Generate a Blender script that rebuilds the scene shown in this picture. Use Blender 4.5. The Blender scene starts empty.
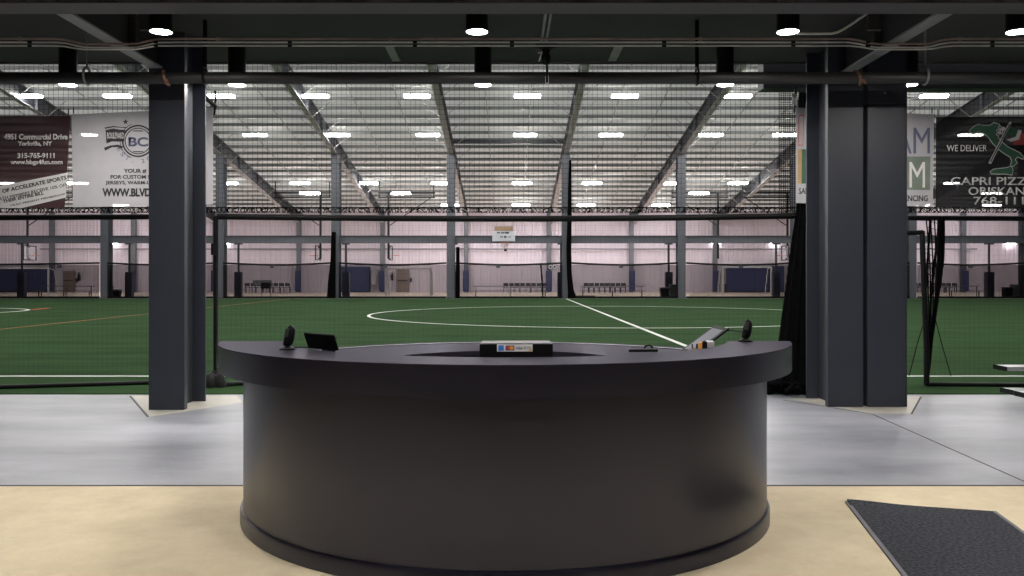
import bpy, bmesh, math, random
from mathutils import Vector, Matrix
random.seed(7)
SC = bpy.context.scene
COL = SC.collection

# ------------------------------------------------------------------ camera, world, exposure
F, VX, VY, EYE = 888.0, 508.5, 276.0, 1.47          # focal length in pixels, vanishing point, eye height
cd = bpy.data.cameras.new('camera')
cam = bpy.data.objects.new('camera', cd); COL.objects.link(cam)
cam.location = (0, 0, EYE); cam.rotation_euler = (math.pi/2, 0, 0)
cd.sensor_fit = 'HORIZONTAL'; cd.sensor_width = 36; cd.lens = 36*F/1024
cd.shift_x = (512-VX)/1024; cd.shift_y = -(288-VY)/1024
cd.clip_start = 0.05; cd.clip_end = 300
SC.camera = cam
SC.view_settings.view_transform = 'Standard'; SC.view_settings.look = 'None'
SC.view_settings.gamma = 1; SC.view_settings.use_curve_mapping = False
SC.view_settings.exposure = 0.0
L_HIGHBAY, L_CAN, L_PACK = 66.0, 450.0, 15.0         # radiance of the high-bay lenses, can lights, wall packs
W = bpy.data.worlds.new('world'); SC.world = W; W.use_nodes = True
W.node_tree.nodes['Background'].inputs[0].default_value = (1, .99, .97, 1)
W.node_tree.nodes['Background'].inputs[1].default_value = 0.85  # sky light added to backlight the roof
SC.cycles.max_bounces = 8; SC.cycles.diffuse_bounces = 5; SC.cycles.transparent_max_bounces = 12
SC.cycles.use_denoising = True
SC.cycles.sample_clamp_indirect = 6

# ------------------------------------------------------------------ helpers
def s2l(c):
    f = lambda v: v/12.92 if v <= .04045 else ((v+.055)/1.055)**2.4
    return tuple(f(v/255) for v in c)+(1,)

def mat(name, rgb, rough=.6, metal=0, var=.12, scale=6, bump=0, stretch=(1,1,1), spec=.5, tint=None, rgb2=None, rvar=0, detail=4, nrough=.5):
    m = bpy.data.materials.new(name); m.use_nodes = True
    nt = m.node_tree; b = nt.nodes['Principled BSDF']; L = nt.links
    c = s2l(rgb); b.inputs['Roughness'].default_value = rough; b.inputs['Metallic'].default_value = metal
    b.inputs['Specular IOR Level'].default_value = spec
    if tint: b.inputs['Specular Tint'].default_value = tint+(1,)
    tc = nt.nodes.new('ShaderNodeTexCoord'); mp = nt.nodes.new('ShaderNodeMapping')
    mp.inputs['Scale'].default_value = stretch
    n = nt.nodes.new('ShaderNodeTexNoise'); n.inputs['Scale'].default_value = scale; n.inputs['Detail'].default_value = detail; n.inputs['Roughness'].default_value = nrough
    r = nt.nodes.new('ShaderNodeValToRGB')
    c2 = s2l(rgb2) if rgb2 else tuple(v*(1+var) for v in c[:3])+(1,)
    c1 = c if rgb2 else tuple(v*(1-var) for v in c[:3])+(1,)
    r.color_ramp.elements[0].color = c1; r.color_ramp.elements[1].color = c2
    r.color_ramp.elements[0].position = .32; r.color_ramp.elements[1].position = .68
    L.new(tc.outputs['Object'], mp.inputs[0]); L.new(mp.outputs[0], n.inputs['Vector'])
    L.new(n.outputs['Fac'], r.inputs[0]); L.new(r.outputs[0], b.inputs['Base Color'])
    if rvar:
        mr = nt.nodes.new('ShaderNodeMapRange'); mr.inputs[3].default_value = rough-rvar; mr.inputs[4].default_value = rough+rvar
        L.new(n.outputs['Fac'], mr.inputs[0]); L.new(mr.outputs[0], b.inputs['Roughness'])
    if bump:
        bp = nt.nodes.new('ShaderNodeBump'); bp.inputs['Strength'].default_value = bump; bp.inputs['Distance'].default_value = .01
        L.new(n.outputs['Fac'], bp.inputs['Height']); L.new(bp.outputs[0], b.inputs['Normal'])
    return m

def emis(name, rgb, strength):
    m = bpy.data.materials.new(name); m.use_nodes = True
    nt = m.node_tree; nt.nodes.clear()
    e = nt.nodes.new('ShaderNodeEmission'); o = nt.nodes.new('ShaderNodeOutputMaterial')
    e.inputs[0].default_value = rgb; e.inputs[1].default_value = strength
    nt.links.new(e.outputs[0], o.inputs[0]); return m

def satin(m, fac, rough, tint):
    "matte laminate with an even satin reflection"
    nt = m.node_tree; b = nt.nodes['Principled BSDF']; o = nt.nodes['Material Output']
    g = nt.nodes.new('ShaderNodeBsdfGlossy'); x = nt.nodes.new('ShaderNodeMixShader')
    g.inputs['Color'].default_value = tint+(1,); g.inputs['Roughness'].default_value = rough; x.inputs[0].default_value = fac
    nt.links.new(b.outputs[0], x.inputs[1]); nt.links.new(g.outputs[0], x.inputs[2]); nt.links.new(x.outputs[0], o.inputs[0])
    return m
def see_through(m, fac):
    "woven mesh vinyl: part of the light passes through the weave"
    nt = m.node_tree; b = nt.nodes['Principled BSDF']; o = nt.nodes['Material Output']
    t = nt.nodes.new('ShaderNodeBsdfTransparent'); x = nt.nodes.new('ShaderNodeMixShader')
    x.inputs[0].default_value = fac
    nt.links.new(b.outputs[0], x.inputs[1]); nt.links.new(t.outputs[0], x.inputs[2]); nt.links.new(x.outputs[0], o.inputs[0])
    return m

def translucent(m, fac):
    "opaque roof insulation backlit by added daylight, to even out its brightness"
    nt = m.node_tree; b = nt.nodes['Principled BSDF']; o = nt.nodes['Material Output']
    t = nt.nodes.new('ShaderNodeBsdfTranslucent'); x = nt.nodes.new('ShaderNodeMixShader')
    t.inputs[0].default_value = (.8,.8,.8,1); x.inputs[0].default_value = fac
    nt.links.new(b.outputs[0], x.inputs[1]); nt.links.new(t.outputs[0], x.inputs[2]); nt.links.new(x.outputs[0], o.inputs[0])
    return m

M = dict(
 slate=mat('slate_steel', (50,54,64), .45, var=.06, scale=3),
 flange_bounce=mat('rafter_flange_bounce', (176,176,180), .5, var=.06),  # lighter grey: floor bounce light painted into the bottom flanges
 slate_dark=mat('dark_steel', (50,52,58), .5, var=.06),
 arena_steel=mat('arena_steel', (92,94,102), .5, var=.06, scale=2),
 galv=mat('galvanized', (150,152,152), .45, .3, var=.1),
 purlin=mat('purlin_steel', (132,134,134), .6, var=.08),
 insul=translucent(mat('roof_insulation_backlit', (226,224,220), .8, var=.03, scale=1), .4),  # daylight glow added; the insulation itself is opaque
 deck=mat('painted_deck', (52,52,54), .7, var=.08, scale=2),
 beam=mat('painted_beam', (84,83,88), .55, var=.05),
 black=mat('black_metal', (13,13,15), .5, var=.1, spec=.2),
 pipe=mat('black_pipe', (44,44,46), .5, var=.1),
 net=mat('net_twine', (7,7,8), .95, var=.1, spec=.05),
 rubber=mat('rubber', (20,20,22), .8),
 plastic=mat('black_plastic', (12,12,14), .5, var=.05, spec=.15),
 copper=mat('copper_strap', (140,98,78), .5, .3),
 conduit=mat('conduit_metal', (236,232,228), .5, 0, var=.06),
 redpipe=mat('brown_cable', (172,150,146), .6),
 desk=mat('desk_laminate', (15,12,24), .3, var=.05, scale=2, stretch=(1,1,.2), spec=1, tint=(.72,.76,1)),
 desktop=satin(mat('counter_laminate', (36,34,44), .6, var=.06, scale=40, spec=0), .085, .3, (.9,.88,1)),
 carpet=mat('tan_carpet', (198,184,156), .95, rgb2=(216,203,175), scale=3.0, spec=.1, detail=12, nrough=.74),
 concrete=mat('polished_concrete', (114,116,123), .4, rgb2=(168,170,178), scale=.8, stretch=(.55,1.2,1), rvar=.06, detail=8, nrough=.6),
 patch=mat('concrete_patch', (186,182,172), .4, var=.06, scale=5),
 joint=mat('joint_filler', (84,76,72), .9),
 trim=mat('carpet_trim', (48,40,36), .6),
 turf=mat('artificial_turf', (36,59,31), 1, rgb2=(47,73,41), scale=1.1, spec=.05, stretch=(.35,1,1), detail=9),
 white_line=mat('turf_white', (222,224,220), .95, var=.06, scale=40),
 orange_line=mat('turf_orange', (150,92,48), .95),
 red_line=mat('turf_red', (190,70,40), .95),
 court=mat('court_floor', (206,186,170), .4, var=.08, scale=2),
 panel=mat('ribbed_panel', (200,189,200), .6, var=.03, scale=.3),
 added_dark_floor=mat('added_dark_floor', (48,46,48), .6, var=.1),
 lobbywall=mat('lobby_wall', (70,68,68), .8, var=.03),
 navy=mat('navy_vinyl', (52,58,98), .5, var=.08, scale=1.5),
 navy_dark=mat('dark_navy_vinyl', (42,44,66), .5),
 door=mat('taupe_door', (132,116,112), .6, var=.04),
 greyplastic=mat('grey_plastic', (96,98,104), .6),
 chair=mat('dark_chair', (56,54,64), .6),
 alu=mat('aluminium', (200,200,204), .35, .5, var=.05),
 white=mat('white_paint', (222,222,222), .5, var=.03),
 goalgrey=mat('grey_tube', (168,164,170), .5),
 boardwhite=mat('board_white', (204,206,214), .5, var=.03),
 glass=see_through(mat('board_glass', (190,190,198), .3), .85),
 brown=mat('brown_box', (170,140,118), .7),
 orange=mat('orange_rim', (166,92,76), .5),
 matcarpet=mat('charcoal_mat', (38,40,45), .95, rgb2=(74,76,82), scale=55, spec=.1, bump=.4, detail=3),
 matedge=mat('mat_border', (112,110,116), .8),
 screen=mat('tablet_screen', (104,106,116), .5, spec=.1, var=.03),
 tan=mat('tan_card', (196,160,110), .7),
 vin_maroon=see_through(mat('maroon_vinyl', (64,46,50), .5, rgb2=(84,52,56), scale=.8), .19),
 vin_white=see_through(mat('white_vinyl', (206,204,209), .5, var=.03), .19),
 vin_black=see_through(mat('black_vinyl', (38,38,42), .5, var=.1), .19),
 ink_white=mat('white_ink', (232,230,228), .6, var=.02),
 ink_black=mat('black_ink', (46,46,52), .6),
 ink_blue=mat('slate_blue_ink', (104,108,136), .6),
 ink_green=mat('green_ink', (62,104,82), .6),
 ink_sage=mat('sage_ink', (120,132,120), .6),
 ink_red=mat('red_ink', (196,80,84), .6),
 ink_pink=mat('pink_ink', (206,190,190), .6),
 card_blue=mat('card_blue', (60,130,215), .5), card_red=mat('card_red', (200,60,50), .5),
 card_yellow=mat('card_yellow', (230,160,60), .5), card_navy=mat('card_navy', (50,60,130), .5),
 courtbay=emis('court_bay_lens', (1,.98,.96,1), L_HIGHBAY*1.9),
 highbay=emis('high_bay_lens', (1,.985,.95,1), L_HIGHBAY),
 can=emis('can_lens', (1,.95,.9,1), L_CAN),
 pack=emis('pack_lens', (1,.98,.95,1), L_PACK),
)

def at(x, y, Y):                     # a pixel of the photograph and a distance -> a point of the hall
    return Vector(((x-VX)*Y/F, Y, EYE-(y-VY)*Y/F))
def ground(x, y, z=0):               # the point of the level z under a pixel
    Y = F*(EYE-z)/(y-VY); return Vector(((x-VX)*Y/F, Y, z))

class MB:
    def __init__(s): s.v = []; s.f = []; s.m = []; s.cur = 0
    def add(s, vs, fs):
        o = len(s.v); s.v += [tuple(v) for v in vs]
        for f in fs: s.f.append(tuple(i+o for i in f)); s.m.append(s.cur)
        return s
    def box(s, x0, x1, y0, y1, z0, z1):
        vs = [(x,y,z) for z in (z0,z1) for y in (y0,y1) for x in (x0,x1)]
        return s.add(vs, [(0,2,3,1),(4,5,7,6),(0,1,5,4),(2,6,7,3),(0,4,6,2),(1,3,7,5)])
    def cbox(s, c, size, R=None):
        R = R or Matrix.Identity(3); h = [q/2 for q in size]; c = Vector(c)
        vs = [c+R@Vector((x*h[0],y*h[1],z*h[2])) for z in (-1,1) for y in (-1,1) for x in (-1,1)]
        return s.add(vs, [(0,2,3,1),(4,5,7,6),(0,1,5,4),(2,6,7,3),(0,4,6,2),(1,3,7,5)])
    def bar(s, a, b, w, h=None, up=(0,0,1)):
        a, b = Vector(a), Vector(b); h = h or w; d = (b-a).normalized()
        u = Vector(up)
        if abs(d.dot(u)) > .99: u = Vector((0,1,0))
        x = d.cross(u).normalized(); z = x.cross(d).normalized()
        vs = [p+x*i*w/2+z*j*h/2 for p in (a,b) for j in (-1,1) for i in (-1,1)]
        return s.add(vs, [(0,1,3,2),(4,6,7,5),(0,4,5,1),(2,3,7,6),(0,2,6,4),(1,5,7,3)])
    def tube(s, pts, r, n=8, cap=True):
        pts = [Vector(p) for p in pts]; rings = []
        rr = r if isinstance(r, (list,tuple)) else [r]*len(pts)
        ux = None
        for i, p in enumerate(pts):
            d = (pts[min(i+1,len(pts)-1)]-pts[max(i-1,0)]).normalized()
            if ux is None:
                t = Vector((0,0,1)) if abs(d.z) < .9 else Vector((1,0,0))
                ux = d.cross(t).normalized()
            else: ux = (ux-d*ux.dot(d)).normalized()
            uy = d.cross(ux)
            rings.append([p+(ux*math.cos(2*math.pi*k/n)+uy*math.sin(2*math.pi*k/n))*rr[i] for k in range(n)])
        vs = [v for ring in rings for v in ring]; fs = []
        for i in range(len(pts)-1):
            for k in range(n): fs.append((i*n+k, i*n+(k+1)%n, (i+1)*n+(k+1)%n, (i+1)*n+k))
        if cap: fs += [tuple(range(n))[::-1], tuple(range((len(pts)-1)*n, len(pts)*n))]
        return s.add(vs, fs)
    def prism(s, poly, axis, a, b):
        "poly: 2-D outline; axis 'z': (x,y) between z a..b; 'y': (x,z) between y a..b; 'x': (y,z) between x a..b"
        f = {'z': lambda p,t: (p[0],p[1],t), 'y': lambda p,t: (p[0],t,p[1]), 'x': lambda p,t: (t,p[0],p[1])}[axis]
        n = len(poly); vs = [f(p,a) for p in poly]+[f(p,b) for p in poly]
        fs = [tuple(range(n)), tuple(range(n,2*n))[::-1]]+[(i,(i+1)%n,n+(i+1)%n,n+i) for i in range(n)]
        return s.add(vs, fs)
    def sector(s, c, r0, r1, z0, z1, a0, a1, n=64):
        "ring sector about a vertical axis"
        full = abs(a1-a0) > 2*math.pi-1e-6; k = n if full else n+1
        vs = []
        for i in range(k):
            a = a0+(a1-a0)*i/n; ca, sa = math.cos(a), math.sin(a)
            for r, z in ((r0,z0),(r1,z0),(r1,z1),(r0,z1)): vs.append((c[0]+r*ca, c[1]+r*sa, z))
        fs = []
        for i in range(n):
            j = (i+1)%k
            for q in range(4): fs.append((i*4+q, i*4+(q+1)%4, j*4+(q+1)%4, j*4+q))
        if not full: fs += [(0,3,2,1), (n*4,n*4+1,n*4+2,n*4+3)]
        return s.add(vs, fs)
    def lathe(s, c, prof, n=32):
        "profile of (r,z) turned about a vertical axis at c"
        vs = []; k = len(prof)
        for i in range(n):
            a = 2*math.pi*i/n
            for r, z in prof: vs.append((c[0]+r*math.cos(a), c[1]+r*math.sin(a), c[2]+z))
        fs = [(i*k+q, ((i+1)%n)*k+q, ((i+1)%n)*k+q+1, i*k+q+1) for i in range(n) for q in range(k-1)]
        return s.add(vs, fs)
    def loft(s, rings):
        n = len(rings[0]); vs = [v for r in rings for v in r]
        fs = [(i*n+k, i*n+(k+1)%n, (i+1)*n+(k+1)%n, (i+1)*n+k) for i in range(len(rings)-1) for k in range(n)]
        fs += [tuple(range(n))[::-1], tuple(range((len(rings)-1)*n, len(rings)*n))]
        return s.add(vs, fs)
    def build(s, name, m, parent=None, smooth=False, bevel=0):
        me = bpy.data.meshes.new(name)
        off = parent_origin(parent)
        me.from_pydata([tuple(Vector(v)-off) for v in s.v], [], s.f)
        for k in (m if isinstance(m, list) else [m]): me.materials.append(M[k])
        if isinstance(m, list):
            for p, i in zip(me.polygons, s.m): p.material_index = i
        bm = bmesh.new(); bm.from_mesh(me); bmesh.ops.recalc_face_normals(bm, faces=bm.faces); bm.to_mesh(me); bm.free()
        if smooth:
            for p in me.polygons: p.use_smooth = True
            me.set_sharp_from_angle(angle=math.radians(40))
        o = bpy.data.objects.new(name, me); COL.objects.link(o)
        if parent: o.parent = parent
        if bevel:
            b = o.modifiers.new('bevel', 'BEVEL'); b.width = bevel; b.segments = 2; b.limit_method = 'ANGLE'
        return o

def parent_origin(p):
    v = Vector((0,0,0))
    while p is not None: v += p.location; p = p.parent
    return v
def tag(o, label=None, cat=None, group=None, kind=None):
    if label: o['label'] = label
    if cat: o['category'] = cat
    if group: o['group'] = group
    if kind: o['kind'] = kind
    return o
def thing(name, loc, label, cat, group=None):
    o = bpy.data.objects.new(name, None); COL.objects.link(o); o.location = loc; o.empty_display_size = .2
    return tag(o, label, cat, group)
def dup(o, loc, label=None, group=None):
    r = o.copy(); COL.objects.link(r); r.location = loc
    if label: r['label'] = label
    if group: r['group'] = group
    for c in o.children:
        k = c.copy(); COL.objects.link(k); k.parent = r
        for g in c.children:
            h = g.copy(); COL.objects.link(h); h.parent = k
    return r
def struct(o): o['kind'] = 'structure'; return o
ORD = ['first','second','third','fourth','fifth','sixth','seventh','eighth','ninth','tenth','eleventh','twelfth','thirteenth','fourteenth','fifteenth']
def nth(i, n): return 'leftmost' if i == 0 else 'rightmost' if i == n-1 else ORD[i]+' from the left'

_dg = None
def lettering(name, txt, m, parent, box, Y, shear=0, rot=0, keep=False, extra=0.0, depth=.003):
    "raised letters on a sheet that faces the camera side; box = (x0,y0,x1,y1) is the block they fill, in photograph pixels at distance Y"
    cu = bpy.data.curves.new('tmp', 'FONT'); cu.body = txt; cu.size = 1; cu.shear = shear; cu.extrude = 0; cu.offset = extra
    cu.resolution_u = 3
    ob = bpy.data.objects.new('tmp', cu); COL.objects.link(ob)
    dg = bpy.context.evaluated_depsgraph_get(); me = bpy.data.meshes.new_from_object(ob.evaluated_get(dg))
    COL.objects.unlink(ob); bpy.data.objects.remove(ob)
    xs = [v.co.x for v in me.vertices]; ys = [v.co.y for v in me.vertices]
    a, b = at(box[0], box[1], Y), at(box[2], box[3], Y)
    cx, cz = (a.x+b.x)/2, (a.z+b.z)/2; w, h = b.x-a.x, a.z-b.z
    x0, x1, y0, y1 = min(xs), max(xs), min(ys), max(ys)
    off = parent_origin(parent); R = Matrix.Rotation(rot, 2)
    for v in me.vertices:
        p = R@Vector((((v.co.x-x0)/(x1-x0)-.5)*w, ((v.co.y-y0)/(y1-y0)-.5)*h))
        v.co = Vector((cx+p.x, Y, cz+p.y))-off
    me.materials.clear(); me.materials.append(M[m])
    bm = bmesh.new(); bm.from_mesh(me); bmesh.ops.recalc_face_normals(bm, faces=bm.faces)
    r = bmesh.ops.extrude_face_region(bm, geom=list(bm.faces))
    for e in r['geom']:
        if isinstance(e, bmesh.types.BMVert): e.co.y += depth
    bmesh.ops.recalc_face_normals(bm, faces=bm.faces)
    bm.to_mesh(me); bm.free()
    o = bpy.data.objects.new(name, me); COL.objects.link(o); o.parent = parent
    return o
def figure(name, m, parent, polys, Y, t=.003):
    "flat printed shapes (photograph pixels at distance Y) with the thickness of the print"
    b = MB()
    for p in polys: b.prism([(at(x,y,Y).x, at(x,y,Y).z) for x,y in p], 'y', Y, Y+t)
    return b.build(name, m, parent)

# ------------------------------------------------------------------ large structure
YC = F*EYE/22.5                                     # the line of columns between the turf and the basketball court
BAY = 115.5*YC/F
FX = [BAY*(k-3.5) for k in range(9)]               # frame lines across the hall
YW = 80.0                                           # far wall
YR = 36.0                                           # ridge
SL = .147
zbot = lambda Y: 9.40+SL*(YC-Y)                     # underside of the rafters
zpur = lambda Y: zbot(Y)+.95                        # underside of the purlins
HX = 50.0
Y_CARPET = F*EYE/(487-VY); Y_TURF = F*EYE/(394.5-VY)

struct(MB().box(-HX,HX,-8,Y_TURF,-.15,0).build('floor', 'concrete'))
struct(MB().box(-6,6,.4,Y_CARPET,0.0,.006).build('carpet_floor', 'carpet'))
b = MB(); b.box(-14,14,-8,.4,0.0,.006); b.box(-14,-6,.4,Y_CARPET,0,.006); b.box(6,14,.4,Y_CARPET,0,.006); struct(b.build('rear_floor', 'added_dark_floor'))  # dark floor out of view, added so the desk front reflects dark
struct(MB().box(-14,14,Y_CARPET,Y_CARPET+.025,0,.009).build('trim_1', 'trim'))
turf = struct(MB().box(-HX,HX,Y_TURF,YC+.4,-.15,.012).build('turf_floor', 'turf'))
struct(MB().box(-HX,HX,YC+.4,YW,-.15,.01).build('court_floor', 'court'))
# joints sawn into the concrete, and the paler diamond patches at the column feet
def strip(name, a, b, w, m, z=.0015):
    a, b = Vector(a), Vector(b); d = (b-a).normalized(); n = Vector((-d.y, d.x, 0))*w/2
    return MB().prism([tuple((a+n)[:2]),tuple((b+n)[:2]),tuple((b-n)[:2]),tuple((a-n)[:2])], 'z', -.01, z).build(name, m)
fl = bpy.data.objects['floor']
for a, b, w, m in (((130,396),(148,417),.02,'joint'), ((921,397),(911.5,414),.02,'joint'), ((872,414),(1030,484),.014,'joint'),
                   ((783,400),(872,414),.012,'joint'), ((148,417),(243,402.5),.012,'patch')):
    o = strip('joint', ground(*a), ground(*b), w, m); o.parent = fl
for pts in (((132,395.5),(150,416.5),(243,402.5),(236,395.5)), ((786,398.5),(872,413.5),(911,413.5),(920,396))):
    o = MB().prism([tuple(ground(*p)[:2]) for p in pts], 'z', -.01, .0008).build('concrete_patch', 'patch'); o.parent = fl
# turf markings
def tline(name, m, a, b, w=.1):
    a, b = Vector(a), Vector(b); d = (b-a).normalized(); n = Vector((-d.y, d.x))*w/2
    return MB().prism([tuple(a+n),tuple(b+n),tuple(b-n),tuple(a-n)], 'z', .0, .015).build(name, m, turf)
yt = F*EYE/(377-VY)
tline('touch_line', 'white_line', (-38,yt), (38,yt), .10)
tline('halfway_line', 'white_line', (3.70,yt), (3.70,YC-1.2), .12)
MB().sector((3.78,33.9), 8.95, 9.07, 0, .015, 0, 2*math.pi, 160).build('center_circle', 'white_line', turf)
tline('far_touch_line', 'white_line', (-38,YC-1.2), (38,YC-1.2), .1)
tline('training_line', 'orange_line', (-13.9,yt), (-13.9,YC-1.2), .09)
MB().sector((-24.2,36.4), 3.9, 4.05, 0, .015, -2.2, 2.2, 60).build('goal_arc', 'white_line', turf)
tline('corner_mark', 'red_line', (-20.6,38.4), (-20.9,40.4), .25)

# walls of the hall
def ribbed(y, x0, x1, z0, z1, pitch=.305, d=.04):
    b = MB(); pr = []; x = x0
    while x < x1:
        pr += [(x,0),(x+pitch*.62,0),(x+pitch*.72,-d),(x+pitch*.9,-d)]; x += pitch
    pr.append((x,0)); vs = []
    for px, dy in pr: vs += [(px,y+dy,z0),(px,y+dy,z1)]
    b.add(vs, [(2*i,2*i+2,2*i+3,2*i+1) for i in range(len(pr)-1)])
    return b
zE = zpur(YW)+.22
wall = ribbed(YW, -HX, HX, 0, zE); wall.box(-HX,HX,YW+.01,YW+.2,0,zE); struct(wall.build('wall_back', 'panel'))
for nm, sx in (('wall_left',-1), ('wall_right',1)):
    pr = [(-8,0),(YW,0),(YW,zE),(YR,zpur(YR)+.22),(-8,zE)]
    struct(MB().prism(pr, 'x', sx*HX, sx*(HX+.2)).build(nm, 'panel'))
struct(MB().box(-HX,HX,-8.2,-8,0,zE).build('wall_front', 'panel'))
# lobby under the mezzanine
ZD, YD = 4.15, F*(4.15-EYE)/(VY-62)
ceil = struct(MB().box(-14.2,14.2,-4.2,YD,ZD,ZD+.25).build('ceiling', 'deck'))
struct(MB().box(-14.2,14.2,-4.2,-4,0,ZD).build('wall_lobby', 'lobbywall'))
for nm, sx in (('wall_lobby_left',-1), ('wall_lobby_right',1)):
    struct(MB().box(min(sx*14,sx*14.2),max(sx*14,sx*14.2),-4,8.6,0,ZD).build(nm, 'lobbywall'))
MB().box(-14.2,14.2,YD-.012,YD+.004,ZD-.03,ZD+.25).build('edge_angle', 'beam', ceil)
for x in (389.5, 618.5):
    xx = (x-VX)*10.35/F; MB().box(xx-.05,xx+.05,10.3,11.0,ZD-.02,ZD).build('joist_end', 'galv', ceil)

# roof: insulation, purlins, sag rods
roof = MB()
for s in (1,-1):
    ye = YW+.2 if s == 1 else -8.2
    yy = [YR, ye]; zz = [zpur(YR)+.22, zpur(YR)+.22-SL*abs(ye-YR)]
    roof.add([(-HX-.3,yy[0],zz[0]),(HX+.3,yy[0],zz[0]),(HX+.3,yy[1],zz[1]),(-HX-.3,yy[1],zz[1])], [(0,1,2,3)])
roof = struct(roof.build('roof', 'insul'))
PUR = [YR+.6+1.55*k for k in range(29) if YR+.6+1.55*k < YW-.2]
for Y in PUR:
    z = zpur(Y)
    b = MB(); b.box(-HX,HX,Y-.01,Y+.01,z+.01,z+.21); b.box(-HX,HX,Y-.075,Y,z+.01,z+.03); b.box(-HX,HX,Y,Y+.075,z+.19,z+.21)
    b.build('purlin', 'purlin', roof)
for k in range(-5, 6):
    for t in (1/3, 2/3):
        x = BAY*(k-.5+t)
        MB().bar((x,PUR[0],zpur(PUR[0])+.05), (x,PUR[-1],zpur(PUR[-1])+.05), .045).build('sag_rod', 'galv', roof)

# ------------------------------------------------------------------ arena frames
def rafter(X, lab):
    t = thing('roof_rafter', (X,YC,0), lab, 'rafter', 'sloping roof rafters')
    def sl(b, y0, y1, x0, x1, za, zb):
        b.add([(x0,y0,zbot(y0)+za),(x1,y0,zbot(y0)+za),(x1,y1,zbot(y1)+za),(x0,y1,zbot(y1)+za),
               (x0,y0,zbot(y0)+zb),(x1,y0,zbot(y0)+zb),(x1,y1,zbot(y1)+zb),(x0,y1,zbot(y1)+zb)],
              [(0,1,2,3),(4,7,6,5),(0,3,7,4),(1,5,6,2),(0,4,5,1),(3,2,6,7)])
    b = MB(); sl(b, YR, YW-.1, X-.17, X+.17, 0, .025); b.build('bottom_flange', 'flange_bounce', t)
    b = MB(); sl(b, YR, YW-.1, X-.17, X+.17, .91, .935); b.build('top_flange', 'arena_steel', t)
    b = MB(); sl(b, YR, YW-.1, X-.01, X+.01, .025, .91)
    b.build('web', 'slate_dark', t)
    for y in (40.5,45,49.5,53.5,57.9,62,66.5,71,75.5):
        b = MB(); sl(b, y, y+.03, X-.15, X+.15, .025, .91); b.build('stiffener', 'arena_steel', t)
    for i, y in enumerate(PUR[3:-1]):
        if i % 2: continue
        for s in (-1,1):
            MB().bar((X+s*.13,y,zbot(y)+.02), (X+s*1.25,y,zpur(y)+.01), .06, .03).build('fly_brace', 'galv', t)
    return t
def acolumn(X, lab):
    t = thing('arena_column', (X,YC,0), lab, 'column', 'columns between turf and court')
    z = 9.40
    MB().box(X-.26,X+.26,YC,YC+.03,0,z).build('front_flange', 'arena_steel', t)
    MB().box(X-.26,X+.26,YC+.67,YC+.70,0,z-.1).build('back_flange', 'arena_steel', t)
    MB().box(X-.012,X+.012,YC+.03,YC+.67,0,z-.05).build('web', 'slate_dark', t)
    MB().box(X-.30,X+.30,YC-.03,YC+.73,0,.04).build('base_plate', 'slate_dark', t)
    MB().box(X-.28,X+.28,YC-.02,YC+.72,z-.55,z-.5).build('cap_plate', 'arena_steel', t)
    return t
for X, p in zip(FX, [nth(i,9) for i in range(9)]):
    rafter(X, 'grey sloping roof rafter, '+p+' along the hall')
    acolumn(X, 'grey column between turf and court, '+p+' of the row')
# strut high between the two middle columns, low cross beam along the whole row
t = MB(); t.bar((FX[3],YC+.3,10.3),(FX[4],YC+.3,10.3),.2,.25)
tag(t.build('strut', 'slate_dark'), 'dark horizontal strut high between the two middle columns', 'beam')
SPAN = [-HX+.5]+FX
for i in range(9):
    x0, x1 = SPAN[i], SPAN[i+1]
    t = thing('cross_beam', ((x0+x1)/2,YC+.35,3.6), 'grey steel cross beam over the court edge, '+nth(i,9)+' of its line', 'beam', 'cross beams over the court edge')
    z0, z1 = 3.62, 4.12
    MB().box(x0+.02,x1-.02,YC+.34,YC+.36,z0+.02,z1-.02).build('web', 'arena_steel', t)
    MB().box(x0+.02,x1-.02,YC+.22,YC+.48,z0,z0+.02).build('bottom_flange', 'slate_dark', t)
    MB().box(x0+.02,x1-.02,YC+.22,YC+.48,z1-.02,z1).build('top_flange', 'arena_steel', t)

NETS = []
# far netting along the court, hung between black rails
def netting(x0, x1, z0, z1, y, sp, w):
    b = MB(); n = int((x1-x0)/sp)
    for i in range(n+1):
        x = x0+sp*i; b.box(x-w/2,x+w/2,y-w/2,y+w/2,z0,z1)
    k = int((z1-z0)/sp)
    for j in range(k+1):
        z = z0+sp*j; b.box(x0,x1,y-w/2+.0004,y+w/2-.0004,z-w/2,z+w/2)
    return b
for i in range(9):
    x0, x1 = SPAN[i]+.27, SPAN[i+1]-.27
    t = thing('court_net', ((x0+x1)/2,YC-.1,0), 'low black net along the court edge, '+nth(i,9)+' of the row', 'net', 'low net panels along the court')
    n = 14; pts = [(x0+(x1-x0)*k/n, YC-.1, 2.32-.12*math.sin(math.pi*k/n)) for k in range(n+1)]
    MB().tube(pts, .06, 8).build('top_rail', 'black', t, True)
    MB().box(x0,x1,YC-.16,YC-.04,.01,.14).build('bottom_rail', 'black', t)
    netting(x0, x1, .14, 2.2, YC-.1, .066, .024).build('netting', 'net', t)
    NETS.append((x0, x1, t))

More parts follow.
